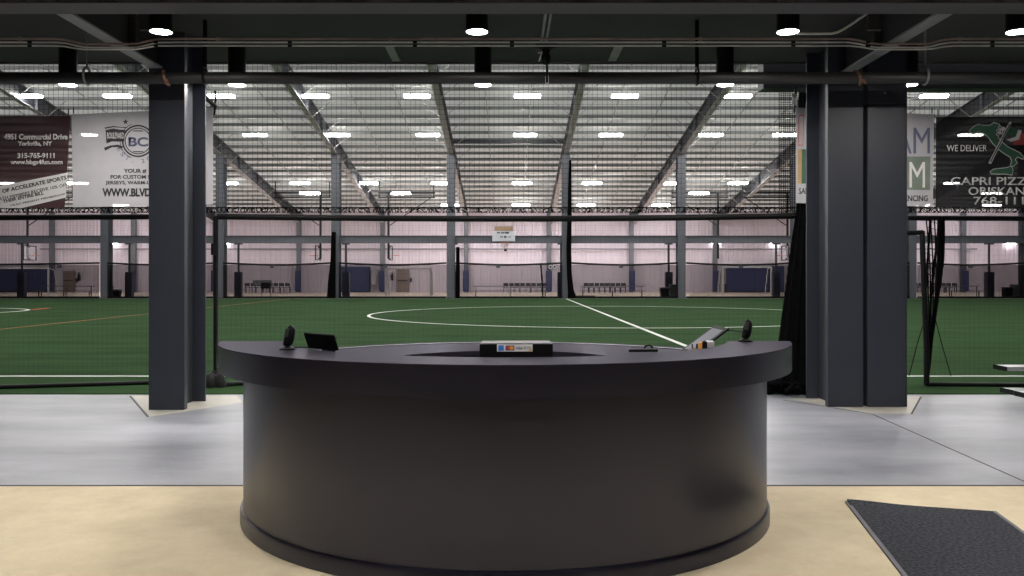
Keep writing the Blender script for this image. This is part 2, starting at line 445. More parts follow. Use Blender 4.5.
# ------------------------------------------------------------------ lights
def highbay(loc, lab, row, lens='highbay', protos={}):
    if lens not in protos:
        x, y, z = loc
        t = thing('high_bay_light', loc, lab, 'light', row)
        MB().box(x-.72,x+.72,y-.22,y+.22,z+.13,z+.2).build('housing', 'slate', t)
        prof = [(-.2,.04),(-.14,0),(.14,0),(.2,.04),(.2,.128),(-.2,.128)]
        MB().prism([(y+a,z+b) for a,b in prof], 'x', x-.7, x+.7).build('lens', lens, t)
        for s in (-.5,.5): MB().tube([(x+s,y,z+.2),(x+s,y,z+.62)], .012, 6).build('hanger', 'galv', t)
        protos[lens] = t; return t
    return dup(protos[lens], loc, lab, row)
rows = [('nearest visible', 95, [28,117.5,221,315.5,417,527.5,625,738,934]),
        ('second visible', 134, [85,255,338,428,525,611,711,785,970.5]),
        ('middle', 182.5, [4,78,228,300,368,441,522,592,670,738,954]),
        ('farthest', 204.5, [119,450,521,586,661,920,992])]
for nm, y, xs in rows:
    k = (VY-y)/F; Y = (zpur(0)-.5-EYE)/(k+SL)
    xs = [x for x in xs]
    for i, x in enumerate(xs):
        highbay(((x-VX)*Y/F, Y, EYE+k*Y-.13), 'long bright ceiling light in the '+nm+' row, '+nth(i,len(xs)), nm+' row of ceiling lights', 'highbay' if y < 150 else 'courtbay')
for i, x in enumerate((45,310,401,699,992)):
    Y = 66.5; p = at(x,194.3,Y)
    t = highbay(p, 'bright ceiling light hung low above the court, '+nth(i,5)+' of five', 'low hung court lights', 'courtbay')
for r, Y in enumerate((41.5, 35, 28.5, 22, 15.5)):
    zz = zpur(YR)-SL*abs(Y-YR)-.5
    for i in range(10):
        highbay((5.6*(i-4.5), Y, zz), 'ceiling light above near turf, '+nth(i,10)+' in '+ORD[r]+' row towards lobby', 'lights above near half of turf')
def pack(x, lab):
    p = at(x, 243.5, YW-.3)
    t = thing('wall_light', p, lab, 'light', 'bright wall lights over the court')
    MB().box(p.x-.42,p.x+.42,p.y-.02,p.y+.28,p.z+.06,p.z+.22).build('housing', 'white', t)
    MB().box(p.x-.4,p.x+.4,p.y-.06,p.y+.1,p.z-.08,p.z+.06).build('lens', 'pack', t, bevel=.03)
for x, lab in ((113,'bright wall light right of the leftmost thick column'), (225,'bright wall light beside the tall black net post'),
               (716,'bright wall light above the pale panel beside the navy doors'), (775,'bright wall light above the navy wall pad at right'),
               (1011,'bright wall light near the right picture edge')):
    pack(x, lab)

def canlight(loc, lab, grp, proto=[None]):
    if proto[0] is None:
        x, y, z = loc
        t = thing('can_downlight', loc, lab, 'light', grp)
        MB().lathe((x,y,z), [(.102,0),(.102,.47),(.09,.48),(.0001,.48)], 32).build('can', 'black', t, True)
        MB().lathe((x,y,z), [(.102,0),(.094,0),(.094,.02)], 32).build('rim', 'alu', t, True)
        MB().lathe((x,y,z), [(.0001,.006),(.094,.006),(.094,.012),(.0001,.012)], 32).build('lens', 'can', t)
        proto[0] = t; return t
    return dup(proto[0], loc, lab, grp)
ZL = 3.67
for i, x in enumerate((161,477,788,1018)):
    Y = 8.1; canlight(((x-VX)*Y/F, Y, EYE+(VY-32)*Y/F), 'black can downlight behind the front ceiling beam, '+nth(i,4)+' of four', 'near row of can downlights')
for i, x in enumerate((68,237,483,725,909)):
    Y = 10.4; canlight(((x-VX)*Y/F, Y, EYE+(VY-85)*Y/F), 'black can downlight behind the long pipe, '+nth(i,5)+' of five', 'far row of can downlights')
for r, Y in enumerate((5.75,3.4,1.05)):
    for i, x in enumerate((-3.1,-.2,2.7)):
        canlight((x,Y,ZL), 'black downlight above tan carpet, '+nth(i,3)+' in '+ORD[r]+' row behind viewer', 'can downlights above the carpet')

# ------------------------------------------------------------------ lobby steel
def ibeam_col(name, X, Y, w, d, lab, face=.09):
    t = thing(name, (X,Y,0), lab, 'column')
    z = ZD
    MB().box(X-w/2,X+w/2,Y,Y+face,0,z).build('front_flange', 'slate', t, bevel=.006)
    MB().box(X-w/2,X+w/2,Y+d-.03,Y+d,0,z).build('back_flange', 'slate', t, bevel=.004)
    MB().box(X-.05,X+.05,Y+face,Y+d-.03,0,z).build('web', 'slate_dark', t)
    return t
yl = F*EYE/(410-VY); yr = F*EYE/(407-VY)
ibeam_col('lobby_column', (166.5-VX)*yl/F, yl, 36*yl/F, .70, 'dark slate steel column left of the desk, standing alone')
ibeam_col('lobby_column', (845.7-VX)*yr/F, yr, 35.6*yr/F, .74, 'dark slate steel column right of the desk, nearer the desk of the pair')
X0, X1 = (867.5-VX)*yr/F, (907.5-VX)*yr/F
t = thing('boxed_column', ((X0+X1)/2,yr,0), 'dark slate boxed column with a seam near its top, outer of the right pair', 'column')
MB().box(X0,X1-.03,yr,yr+.5,0,EYE+(VY-103)*yr/F-.004).build('casing', 'slate', t, bevel=.006)
MB().box(X0,X1-.03,yr,yr+.5,EYE+(VY-103)*yr/F,ZD).build('upper_casing', 'slate', t, bevel=.006)
MB().box(X1-.03,X1,yr+.01,yr+.45,0,ZD).build('side_flange', 'slate_dark', t)
p = at(885,93,yr); MB().lathe((p.x,p.y,p.z), [(.0001,-.012),(.008,-.008),(.012,0),(.008,.008),(.0001,.012)], 12).build('screw', 'alu', t, True)

ZB = 3.75
ya, yb = F*(ZB-EYE)/(VY-3), F*(ZB-EYE)/(VY-14)
t = thing('ceiling_beam', (0,(ya+yb)/2,ZB), 'wide grey steel beam crossing the very top of the view', 'beam')
MB().box(-14,14,ya,yb,ZB,ZB+.03).build('bottom_flange', 'beam', t)
MB().box(-14,14,(ya+yb)/2-.01,(ya+yb)/2+.01,ZB+.03,ZD).build('web', 'deck', t)
for sx, lab in ((-1,'grey beam running to the lone left column overhead'), (1,'grey beam running to the right column pair overhead')):
    X = (64-VX)*yb/F if sx < 0 else (945-VX)*yb/F
    t = thing('ceiling_beam', (X,9,ZB), lab, 'beam')
    MB().box(X-.07,X+.07,yb,10.02,ZB,ZB+.02).build('bottom_flange', 'galv', t)
    MB().box(X-.01,X+.01,yb,10.02,ZB+.02,ZD).build('web', 'deck', t)
    MB().box(X-sx*.0-.09,X-sx*.0+.09,9.0,9.04,ZB+.02,ZD).build('stiffener', 'deck', t)
    xa, xb = (X+.36, X+.49) if sx < 0 else (X-.44, X-.31)
    MB().box(xa,xb,8.35,8.42,3.95,ZD).build('clip_plate', 'black', t); MB().box(xa+.03,xb+.03,8.36,8.41,3.79,3.95).build('clip_plate', 'deck', t)
b = MB(); b.box(3.3,9.5,11.5,11.75,3.9,4.5)
tag(b.build('edge_beam', 'slate_dark'), 'dark beam behind the deck edge above the right columns', 'beam')
# long pipe
YP = 9.3; zp = EYE+(VY-78)*YP/F
t = thing('sprinkler_pipe', (0,YP,zp), 'thick dark pipe running across the full width under the ceiling', 'pipe')
MB().tube([(-9,YP,zp),(9,YP,zp)], .063, 16).build('pipe', 'pipe', t, True)
for x, top, m, lab in ((87,24,'galv','pale hanger'), (925,30,'galv','pale hanger'), (205,35,'black',None), (697,34,'black',None)):
    X = (x-VX)*YP/F; w = .012 if m == 'galv' else .022
    h = MB(); h.tube([(X,YP,zp+.11),(X,YP,ZD)], w, 8)
    h.tube([(X+.0,YP+.085*math.cos(a),zp+.02+.09*math.sin(a)) for a in [i*math.pi/8 for i in range(17)]], .012, 6)
    o = h.build('pipe_hanger', m, t, True)
    if lab: o['label'] = lab
for x in (166,857.5):
    X = (x-VX)*YP/F
    h = MB(); h.tube([(X-.03+.06*i/12,YP+.07*math.cos(a),zp+.07*math.sin(a)) for i,a in enumerate([math.pi*.45+math.pi*1.1*i/12 for i in range(13)])], .016, 6)
    h.tube([(X+.03,YP-.07,zp-.03),(X+.055,YP-.08,zp-.075)], .012, 6)
    o = h.build('strap', 'copper', t, True); o['label'] = 'copper coloured strap'
# three thin conduits that dip under the two beams
YQ = 8.62
for nm, y, r, m, lab in (('conduit',38.8,.011,'redpipe','brownish upper line of the three thin conduits'),
                         ('conduit',42.3,.0085,'conduit','pale middle line of the three thin conduits'),
                         ('conduit',45.8,.0075,'conduit','pale lowest line of the three thin conduits')):
    yq = YQ-(.03 if y > 45 else 0)
    z = EYE+(VY-y)*yq/F; pts = []
    for i in range(181):
        X = -9+i*.1; d = 0
        for xb in ((64-VX)*yb/F, (945-VX)*yb/F):
            u = abs(X-xb); d = max(d, 1 if u < .22 else 0 if u > .5 else .5+.5*math.cos(math.pi*(u-.22)/.28))
        pts.append((X, yq, z-d*(.05 if y < 45 else .036)))
    t = thing(nm, (0,yq,z), lab, 'conduit')
    MB().tube(pts, r, 8).build('tube', m, t, True)
    for x in (30,156,290,415,512,664,793,868,992) if y > 42 else (20,218,390,700,960):
        X = (x-VX)*yq/F; MB().tube([(X-.02,yq,z),(X+.02,yq,z)], r*1.6, 8).build('coupling', 'black' if y > 42 else 'redpipe', t, True)
Yk = 8.3
b = MB(); b.tube([at(x,y,Yk) for x,y in ((797,33.5),(815,33.6),(832,33.4),(838,32),(844,28.8),(850,25),(857,20),(866,14),(872,9.5))]+[Vector(((872-VX)*Yk/F,Yk,ZD))], .012, 8)
tag(b.build('bent_conduit', 'conduit', smooth=True), 'pale bent conduit rising from the near downlight right of centre', 'conduit')
# hanging bracket near the middle
X = (549-VX)*yb/F
t = thing('hanging_bracket', (X,8.4,3.78), 'black hanging bracket under a pale channel at top centre', 'bracket')
for s in (-1,1): MB().box(X+s*.022-.011,X+s*.022+.011,yb+.02,8.9,3.79,3.83).build('channel', 'galv', t)
MB().box(X-.045,X+.045,yb+.02,8.9,3.83,3.87).build('plate', 'slate_dark', t)
MB().box(X-.03,X+.03,8.5,8.56,3.87,ZD).build('post', 'black', t)
c = at(546,52,8.9)
MB().lathe((c.x,c.y,c.z), [(.0001,-.13),(.035,-.12),(.05,-.05),(.035,-.02),(.045,.02),(.12,.05),(.12,.07),(.04,.09),(.0001,.12)], 16).build('clamp', 'plastic', t, True)
MB().tube([at(546,44,8.9),at(546.5,55,8.95)], .03, 8).build('neck', 'black', t, True)
MB().tube([at(547,60,8.95),at(547,83,9.2)], .012, 8).build('rod', 'black', t, True)
MB().tube([at(547,76,9.2),at(547,83.5,9.2)], .018, 8).build('tip', 'conduit', t, True)
MB().tube([at(538,53,8.85),at(542,52,8.85),at(540,58,8.85),at(539,61,8.88)], .008, 6).build('lever', 'conduit', t, True)

# ------------------------------------------------------------------ reception desk
DC = ((505.3-VX)*5.77/F, 5.77)
R1, RB, YCUT = 1.775, 1.632, 5.46
a_cut = math.asin((DC[1]-YCUT)/R1)
t = desk = thing('reception_desk', (DC[0],DC[1],0), 'round dark charcoal reception desk with a raised front counter, centre of the lobby', 'desk')
MB().sector(DC, RB-.05, RB, .0, .92, 0, 2*math.pi, 128).build('body_panel', 'desk', t, True)
b = MB(); vs = [(RB-.02,.006),(RB+.018,.006),(RB+.018,.078),(RB+.012,.092),(RB-.02,.094)]
b.lathe((DC[0],DC[1],0), vs+[vs[0]], 128); b.build('kick_board', 'desk', t, True)
# lower staff worktop, full ring
b = MB(); b.sector(DC, .82, RB-.052, .885, .916, .0, 2*math.pi, 128); b.sector(DC, RB-.06, RB+.12, .885, .916, .02, math.pi-.02, 64); b.build('worktop', 'desktop', t, True)
MB().sector(DC, .82, .84, .02, .885, math.pi*.05, math.pi*1.95, 96).build('inner_panel', 'desk', t, True)
# raised front counter: a ring over the front half, cut straight at the back with rounded ears
def counter_outline(r_out, r_in):
    n = 90; out = []
    a0, a1 = math.pi+a_cut, 2*math.pi-a_cut
    for i in range(n+1):
        a = a0+(a1-a0)*i/n; out.append((DC[0]+r_out*math.cos(a), DC[1]+r_out*math.sin(a)))
    ai = math.asin((DC[1]-YCUT)/r_in); b0, b1 = 2*math.pi-ai, math.pi+ai
    for i in range(n+1):
        a = b0+(b1-b0)*i/n; out.append((DC[0]+r_in*math.cos(a), DC[1]+r_in*math.sin(a)))
    return out
MB().prism(counter_outline(R1,1.40), 'z', .918, 1.066).build('counter_fascia', 'desk', t, True)
o = MB().prism(counter_outline(R1,1.40), 'z', 1.066, 1.07).build('counter_top', 'desktop', t, True)
ov = MB(); 
# floor mat
q = [ground(847,504), ground(994,514)]
d = (q[1]-q[0]); dl = Vector((-.25,-1.37,0)); 
cor = [q[0], q[1], q[1]+dl*1.05, q[0]+dl*1.05]
t = thing('floor_mat', (cor[0]+cor[2])/2, 'charcoal entrance mat with pale edge strips lying on tan carpet', 'mat')
nx = 24; b = MB(); vs = []
zt = lambda u, v: .018+.014*math.exp(-((u-.05)**2/.06+(v)**2/.002))
for z_ in (0,1):
    for j in range(nx+1):
        for i in range(nx+1):
            u, v = i/nx, j/nx; p = cor[0]*(1-u)*(1-v)+cor[1]*u*(1-v)+cor[2]*u*v+cor[3]*(1-u)*v
            vs.append((p.x,p.y, .0065 if not z_ else zt(u,v)))
N = nx+1; fs = []
for j in range(nx):
    for i in range(nx):
        for o_ in (0,N*N): fs.append((o_+j*N+i,o_+j*N+i+1,o_+(j+1)*N+i+1,o_+(j+1)*N+i))
for i in range(nx):
    fs += [(i,i+1,N*N+i+1,N*N+i), (nx*N+i,nx*N+i+1,N*N+nx*N+i+1,N*N+nx*N+i), (i*N,(i+1)*N,N*N+(i+1)*N,N*N+i*N), (i*N+nx,(i+1)*N+nx,N*N+(i+1)*N+nx,N*N+i*N+nx)]
b.add(vs, fs).build('pile', 'matcarpet', t)
for a, c in ((cor[0],cor[3]),(cor[1],cor[2])):
    MB().bar(a+Vector((0,0,.013)), c+Vector((0,0,.013)), .022, .013).build('edge_strip', 'matedge', t)

# things on the desk
def scanner(x, yb_, tall, lean, lab):
    p = ground(x, yb_, 1.071); k = p.y/F
    t = thing('barcode_scanner', p, lab, 'scanner')
    MB().lathe(p, [(.0001,0),(.044,0),(.044,.006),(.034,.012),(.012,.02),(.0001,.02)], 24).build('foot', 'plastic', t, True)
    MB().tube([p+Vector((0,0,.012)), p+Vector((0,0,.03))], .011, 10).build('neck', 'plastic', t, True)
    rings = []; h = tall*k
    for s, w, dd in ((0,.016,.018),(.06,.026,.024),(.3,.029,.028),(.6,.027,.028),(.85,.022,.025),(.96,.014,.02),(1,.006,.008)):
        c = p+Vector((lean*k*s, .01*s, .02+h*s))
        rings.append([(c.x+w*math.cos(a), c.y+dd*math.sin(a), c.z+.006*math.cos(a)*(-1 if s>.7 else 0)) for a in [2*math.pi*i/20 for i in range(20)]])
    MB().loft(rings).build('body', 'plastic', t, True)
    c = p+Vector((lean*k*.62-.012, -.024, .02+h*.66))
    MB().cbox(c, (.022,.012,h*.42), Matrix.Rotation(lean*k/h, 3, 'Y')).build('window', 'pipe', t, bevel=.004)
    return t, p
t, p = scanner(287.5, 349.5, 20.5, 4, 'black upright barcode scanner on the left end of the counter')
e = ground(311, 348.3, 1.071)
MB().tube([p+Vector((.03,.01,.012)), (p+e)/2+Vector((0,.02,.008)), e+Vector((0,0,.006))], .004, 6).build('cable', 'rubber', t, True)
t, p = scanner(745.5, 341.5, 18.5, 4, 'black upright barcode scanner on the right end of the counter')
q = [p+Vector((-.01,.02,.055)), p+Vector((-.07,.05,.065)), p+Vector((-.14,.08,.055)), p+Vector((-.2,.12,.0)), p+Vector((-.22,.16,-.1)), p+Vector((-.2,.2,-.15))]
MB().tube(q, .0035, 6).build('cable', 'rubber', t, True)

def slab(b, c, ex, ez, w, h, th):
    "thin slab: centre c, width along ex, height along ez"
    ex = Vector(ex).normalized(); ez = Vector(ez); ez = (ez-ex*ez.dot(ex)).normalized(); n = ex.cross(ez)
    R = Matrix((ex,n,ez)).transposed(); b.cbox(c, (w,th,h), R); return R
# left tablet leans with its back to the camera
p = ground(326, 350, 1.071)
t = thing('tablet', p, 'black tablet leaning back-on to the viewer, beside the left scanner', 'tablet')
ex = Vector((.93,-.30,-.05)); ez = Vector((-.62,-.35,.80))
b = MB(); cc = p+Vector((-.03,.02,.045)); R = slab(b, cc, ex, ez, .185, .105, .012); b.build('case', 'plastic', t, bevel=.004)
n = (R@Vector((0,1,0))); s_ = 1 if n.y > 0 else -1
b = MB(); slab(b, cc+n*s_*.0065, ex, ez, .165, .085, .002); b.build('screen', 'screen', t)
b = MB(); b.cbox(cc+Vector((.03,.055,-.02)), (.08,.012,.085), R@Matrix.Rotation(.6,3,'X')); b.build('stand', 'plastic', t)
# right tablet stands on the low worktop, screen to the left
p = Vector((1.12, 5.3, .917))
t = thing('tablet', p, 'black framed tablet on stand with grey screen showing, inside the counter at right', 'tablet')
A, B_, C_ = at(685,352,5.2), at(709.5,326,5.35), at(723.5,329,5.17)
ez = (B_-A); ex = (C_-B_)
w, h = ex.length, ez.length; ctr = A+ez.normalized()*h*.5+ex.normalized()*w*.5
b = MB(); R = slab(b, ctr, ex, ez, w, h, .012); b.build('case', 'plastic', t, bevel=.004)
n = R@Vector((0,1,0)); n = n if n.y < 0 else -n
b = MB(); slab(b, ctr+n*.0065, ex, ez, w-.05, h-.06, .002); b.build('screen', 'screen', t)
MB().bar(ctr-n*.008, Vector((ctr.x+.12,ctr.y+.08,.93)), .05, .012).build('stand', 'plastic', t)
MB().lathe((ctr.x+.12,ctr.y+.08,.917), [(.0001,0),(.07,0),(.07,.012),(.0001,.016)], 24).build('foot', 'plastic', t, True)
# small goods in front of it on the low worktop
c = Vector((at(702.5,341,4.93).x,4.93,.917)); g = thing('tape_roll', c, 'small yellow and black roll standing before the right tablet', 'tape')
MB().lathe((c.x,c.y,c.z), [(.0001,0),(.018,.0),(.02,.11),(.022,.17),(.02,.185),(.0001,.185)], 20).build('roll', 'card_yellow', g, True)
MB().lathe((c.x+.008,c.y-.02,c.z), [(.0001,.08),(.012,.08),(.015,.15),(.014,.19),(.0001,.198)], 16).build('cap', 'plastic', g, True)
c = Vector((at(695,341,4.88).x,4.88,.917)); g = thing('pen_cup', c, 'small brown cup holding dark pens, left of the yellow roll', 'cup')
MB().lathe(c, [(.0001,0),(.02,0),(.022,.155),(.019,.155),(.018,.01)], 20).build('cup', 'brown', g, True)
for dx, dy in ((-.008,.0),(.006,.006),(.004,-.008)): MB().tube([c+Vector((dx,dy,.02)), c+Vector((dx*2.0,dy*2,.18))], .004, 6).build('pen', 'plastic', g)
c = Vector((at(709.5,341,4.99).x,4.99,.917)); g = thing('card_box', c, 'small pale grey box beside the yellow roll', 'box')
MB().box(c.x-.022,c.x+.022,c.y-.02,c.y+.02,.917,1.10).build('carton', 'goalgrey', g, bevel=.003)
MB().box(c.x-.023,c.x+.023,c.y-.021,c.y+.021,1.085,1.105).build('lid', 'alu', g, bevel=.003)
# pen tray on the ledge
p = ground(643, 352, 1.071); t = thing('pen_tray', p, 'flat black tray with a small loop, on the counter right of centre', 'tray')
b = MB(); b.cbox(p+Vector((0,.0,.008)), (.155,.03,.015), Matrix.Rotation(.09,3,'Z')); b.build('tray', 'plastic', t, bevel=.004)
MB().tube([p+Vector((.03+.022*math.cos(a),.01,.018+.016*abs(math.sin(a)))) for a in [math.pi*i/10 for i in range(11)]], .005, 6).build('clip', 'plastic', t, True)
# point of sale box with the card sticker
Yb_ = 4.44; x0, x1 = (479.5-VX)*Yb_/F, (553-VX)*Yb_/F; zt_ = EYE-(344-VY)*Yb_/F
t = thing('receipt_printer', ((x0+x1)/2,Yb_+.1,.916), 'black box with a payment card sticker behind the counter centre', 'printer')
MB().box(x0,x1,Yb_,Yb_+.2,.916,zt_).build('case', 'plastic', t, bevel=.004)
MB().box(x0+.01,x1-.01,Yb_+.012,Yb_+.19,zt_,zt_+.003).build('lit_top', 'greyplastic', t)  # grey sheet: light falling on the black box top, painted in
y_ = Yb_-.002
s_ = figure('sticker', 'white', t, [((497,344.5),(532.5,344.5),(532.5,351.5),(497,351.5))], y_, .002)
figure('card_mark', 'card_blue', s_, [((498.3,345.3),(503.8,345.3),(503.8,350.8),(498.3,350.8))], y_-.001, .001)
circ = lambda cx, cy, r, n=20: [(cx+r*math.cos(2*math.pi*i/n), cy+r*math.sin(2*math.pi*i/n)) for i in range(n)]
figure('card_mark', 'card_navy', s_, [((505.5,345.5),(514.3,345.5),(514.3,350.5),(505.5,350.5))], y_-.001, .001)
figure('card_mark', 'card_red', s_, [circ(508.4,348,2.1)], y_-.0016, .0006)
figure('card_mark', 'card_yellow', s_, [circ(511.6,348,2.1)], y_-.0022, .0006)
lettering('card_mark', 'VISA', 'card_navy', s_, (515.6,346.6,522.4,349.6), y_-.001, shear=.2, extra=.02, depth=.001)
lettering('card_mark', 'DISCOVER', 'ink_black', s_, (523.6,346.6,531.4,348.6), y_-.001, depth=.001)
figure('card_mark', 'card_yellow', s_, [((529,349.6),(531.8,348.6),(531.8,350.8),(528,350.8))], y_-.001, .001)

# ------------------------------------------------------------------ near netting and its frames
YN = 11.9
zr = EYE+(VY-216.5)*YN/F
xl, xr = (-70-VX)*YN/F, (217.5-VX)*YN/F
xe1 = (205-VX)*YN/F
xm = (797-VX)*YN/F
# tall net above the rail, hung from behind the deck edge
for nm, a, b_, lab in (('barrier_net', (-40-VX)*YN/F, xr, 'fine black net hanging above the rail at left, before the banners'),
                       ('barrier_net', xr+.01, xm, 'fine black net hanging above the rail in the wide centre opening'),
                       ('barrier_net', (905-VX)*YN/F, (1064-VX)*YN/F, 'fine black net hanging above the rail at right, before the pizza banner')):
    t = thing(nm, ((a+b_)/2,YN,zr), lab, 'net', 'tall nets above the rail')
    netting(a, b_, zr+.05, 4.75, YN, .066, .003).build('netting', 'net', t)
    # gathered hem lying on the rail
    h = MB(); n = int((b_-a)/.016)
    for i in range(n):
        x = a+.016*i+random.uniform(-.02,.02); z0, z1 = zr+.05, zr+.125+random.uniform(-.012,.006)
        h.tube([(x,YN-.03+random.uniform(-.02,.02),z0),(x+random.uniform(-.06,.06),YN-.05+random.uniform(-.02,.02),(z0+z1)/2),(x+random.uniform(-.05,.05),YN-.02,z1)], random.uniform(.003,.007), 5)
    h.box(a,b_,YN-.008,YN+.004,zr+.12,zr+.128)
    tag(h.build('gathered_hem', 'net', t), kind='stuff')
# frames with rails and posts
def rail(parent, nm, pts, r): return MB().tube(pts, r, 10).build(nm, 'black', parent, True)
t = thing('net_fence', ((xl+xr)/2,YN,0), 'black framed net left of the lone column, its low rail tilted', 'net')
rail(t, 'top_rail', [(xl,YN,zr-.02),(xe1,YN,zr)], .038)
rail(t, 'bottom_rail', [ground(-70,389,.03), ground(0,387.5,.03), ground(148,383,.03), ground(200,382,.03)], .035)
netting(xl, xe1, .1, zr-.05, YN, .066, .0006).build('netting', 'net', t)
t = thing('net_fence', ((xr+xm)/2,YN,0), 'black framed net across the wide opening behind the desk, tall post at its left', 'net')
n = 16; rail(t, 'top_rail', [(xr+(xm-xr)*i/n, YN, zr-.03*math.sin(math.pi*i/n)+.008*max(0,(i-11)/5)) for i in range(n+1)], .042)
rail(t, 'bottom_rail', [ground(207,386,.03), ground(240,384,.03), ground(500,383,.03), ground(785,384,.03)], .035)
MB().tube([(xr,YN-.1,.02),(xr,YN-.08,.16),(xr,YN-.07,.22),(xr,YN-.07,zr)], [.09,.075,.034,.034], 10).build('post', 'black', t, True)
MB().tube([(xr-.0,YN-.12,1.75),(xr-.0,YN-.12,1.9)], .05, 8).build('clamp', 'black', t, True)
netting(xr+.05, xm, .1, zr-.05, YN, .066, .0006).build('netting', 'net', t)
for dx, r in ((-.14,.09),(-.02,.11),(.1,.08)):
    MB().lathe((xr+dx,YN-.22,.012), [(.0001,0),(r,.0),(r*1.05,.05),(r*.8,.13),(r*.3,.18),(.0001,.185)], 14).build('sand_bag', 'rubber', t, True)
xq = (925-VX)*YN/F; xe = (1070-VX)*YN/F
t = thing('net_fence', ((xq+xe)/2,YN,0), 'black framed net at right with an open leaning post and loose netting', 'net')
rail(t, 'top_rail', [((907-VX)*YN/F,YN,zr-.02),(xe,YN,zr-.03)], .036)
rail(t, 'bottom_rail', [ground(925,384.5,.03), ground(1070,386,.03)], .035)
rail(t, 'door_rail', [at(905,233,YN-.1),at(922.5,232.5,YN-.1)], .035)
rail(t, 'door_post', [at(922,231,YN-.1),at(924,290,YN-.15),at(926.5,350,YN-.2),at(926.5,385,YN-.25)], .036)
netting(xq+.2, xe, .1, zr-.05, YN, .066, .0006).build('netting', 'net', t)
b = MB()
for k in range(13):
    u = k/12; pts = []
    for j in range(9):
        v = j/8; yy = 217+168*v
        x = 926+(18*(1-v)**.9)*u+ (3*math.sin(v*math.pi*2.2+k)*(1-v)); pts.append(at(x, yy, YN+.15*math.sin(k)))
    b.tube(pts, .009 if k < 11 else .03, 5)
for j in range(24):
    v = j/24; yy = 220+160*v; b.tube([at(926,yy,YN), at(926+17*(1-v)**.9,yy+5,YN)], .004, 4)
b.build('loose_netting', 'net', t)
MB().tube([at(935,318,YN+.5),at(942,345,YN+.5),at(951,376,YN+.4)], .006, 5).build('guy_line', 'net', t)
MB().tube([at(925,318,YN+.5),at(917,345,YN+.5),at(909,376,YN+.4)], .006, 5).build('guy_line', 'net', t)
# gathered curtain of netting by the right columns
def bundle(name, levels, lab, Y, depth, folds, m='net', seed=1, Y2=None):
    rnd = random.Random(seed); ph = [rnd.uniform(0,6) for _ in range(6)]
    base = at((levels[-1][0]+levels[-1][1])/2, levels[-1][2], Y); base.z = 0
    t = thing(name, base, lab, 'netting')
    rings = []
    for x0, x1, y in levels:
        if Y2: Y = Y2[0]+(Y2[1]-Y2[0])*(y-levels[0][2])/(levels[-1][2]-levels[0][2])
        a, b_ = at(x0,y,Y), at(x1,y,Y); c = (a+b_)/2; w = (b_.x-a.x)/2; n = 64; ring = []
        for i in range(n):
            th = 2*math.pi*i/n; rr = 1+.16*math.sin(folds*th+ph[0]+y*.01)+.08*math.sin(folds*1.7*th+ph[1])*0
            ring.append((c.x+w*rr*math.cos(th)/1.1, Y+depth*rr*math.sin(th)*(.4+.6*w/.2 if w<.2 else 1), max(c.z,.013)))
        rings.append(ring)
    MB().loft(rings).build('gathered_folds', m, t, True)
    return t, base
t, base = bundle('net_curtain', [(800,809,78),(799,809,150),(797,809,210),(793,809,235),(788,809,270),(783,809,310),(778,810,350),(775,811,385),(774,811,396.5)],
   'thick black gathered net curtain hanging beside the right columns', 11.3, .16, 9, seed=3, Y2=(12.35,11.1))
b = MB(); r_ = random.Random(5)
for k in range(26):
    x = r_.uniform(765,806); c = ground(x, r_.uniform(390,397), .02)
    b.tube([c+Vector((r_.uniform(-.1,.1),r_.uniform(-.08,.08),r_.uniform(0,.16))) for _ in range(4)], .035, 6)
b.build('trailing_heap', 'net', t, True)
netting((779-VX)*12.05/F, (800-VX)*12.05/F, zr, 4.3, 12.05, .03, .006).build('doubled_net', 'net', t)

# arms that carry the banner line
for a, c, lab in (((200,93.5),(215,106),'black arm from the lone left column to the banner line'), ((795,103),(811,93),'pale arm from the right columns to the banner line')):
    Y = 11.8; p = at(*c,Y) if a[0] < 300 else at(*a,11.08)
    t = thing('banner_bracket', p, lab, 'bracket')
    MB().tube([p, (p.x+(.15 if p.x<0 else -.12),10.42 if p.x<0 else 10.72,p.z+.02)], .03, 8).build('tube', 'black' if p.x<0 else 'galv', t, True)
    MB().tube([p+Vector((0,0,.2)),p+Vector((.01,0,.1)),p,p+Vector((-.01,0,-.12))], .014, 6).build('hook', 'black', t, True)

# ------------------------------------------------------------------ banners
YBN = 11.72; yT = YBN-.004
def banner(lab, quad, m):
    x = sum(q[0] for q in quad)/4; y = sum(q[1] for q in quad)/4
    t = thing('banner', at(x,y,YBN), lab, 'banner')
    figure('sheet', m, t, [quad], YBN, .003)
    for q in quad[:2]: 
        p = at(q[0]+(2 if q is quad[0] else -2), q[1]-1, YBN); MB().tube([p,p+Vector((0,0,.08))], .008, 6).build('tie', 'black', t)
    return t
t = banner('maroon banner with white address lettering and a slanted white strip, far left', [(-72,116.5),(70.5,116),(64.5,208),(-72,208)], 'vin_maroon')
lettering('lettering', '4951 Commercial Drive', 'ink_white', t, (4,133.8,67.5,139.8), yT, extra=.04)
lettering('lettering', 'Yorkville, NY', 'ink_white', t, (17.5,141.2,52,146.6), yT, extra=.04)
lettering('lettering', '315-765-9111', 'ink_white', t, (17.3,152.8,54.5,158.4), yT, extra=.04)
lettering('lettering', 'www.bbgs4fun.com', 'ink_white', t, (10,159.6,62.5,165.6), yT, extra=.04)
st = figure('white_strip', 'ink_white', t, [((-60,198),(67.5,172.5),(66,186.5),(66,197.5),(22,208),(-60,208))], yT, .002)
yS = yT-.003; an = math.radians(12.2)
lettering('lettering', 'OF ACCELERATE SPORTS', 'ink_black', st, (1.5,182.3,67,186.3), yS, rot=an, extra=.02)
lettering('lettering', 'ATH MEMBERS RECEIVE 10% OFF', 'ink_black', st, (-2,190.3,68,193.4), yS, rot=an)
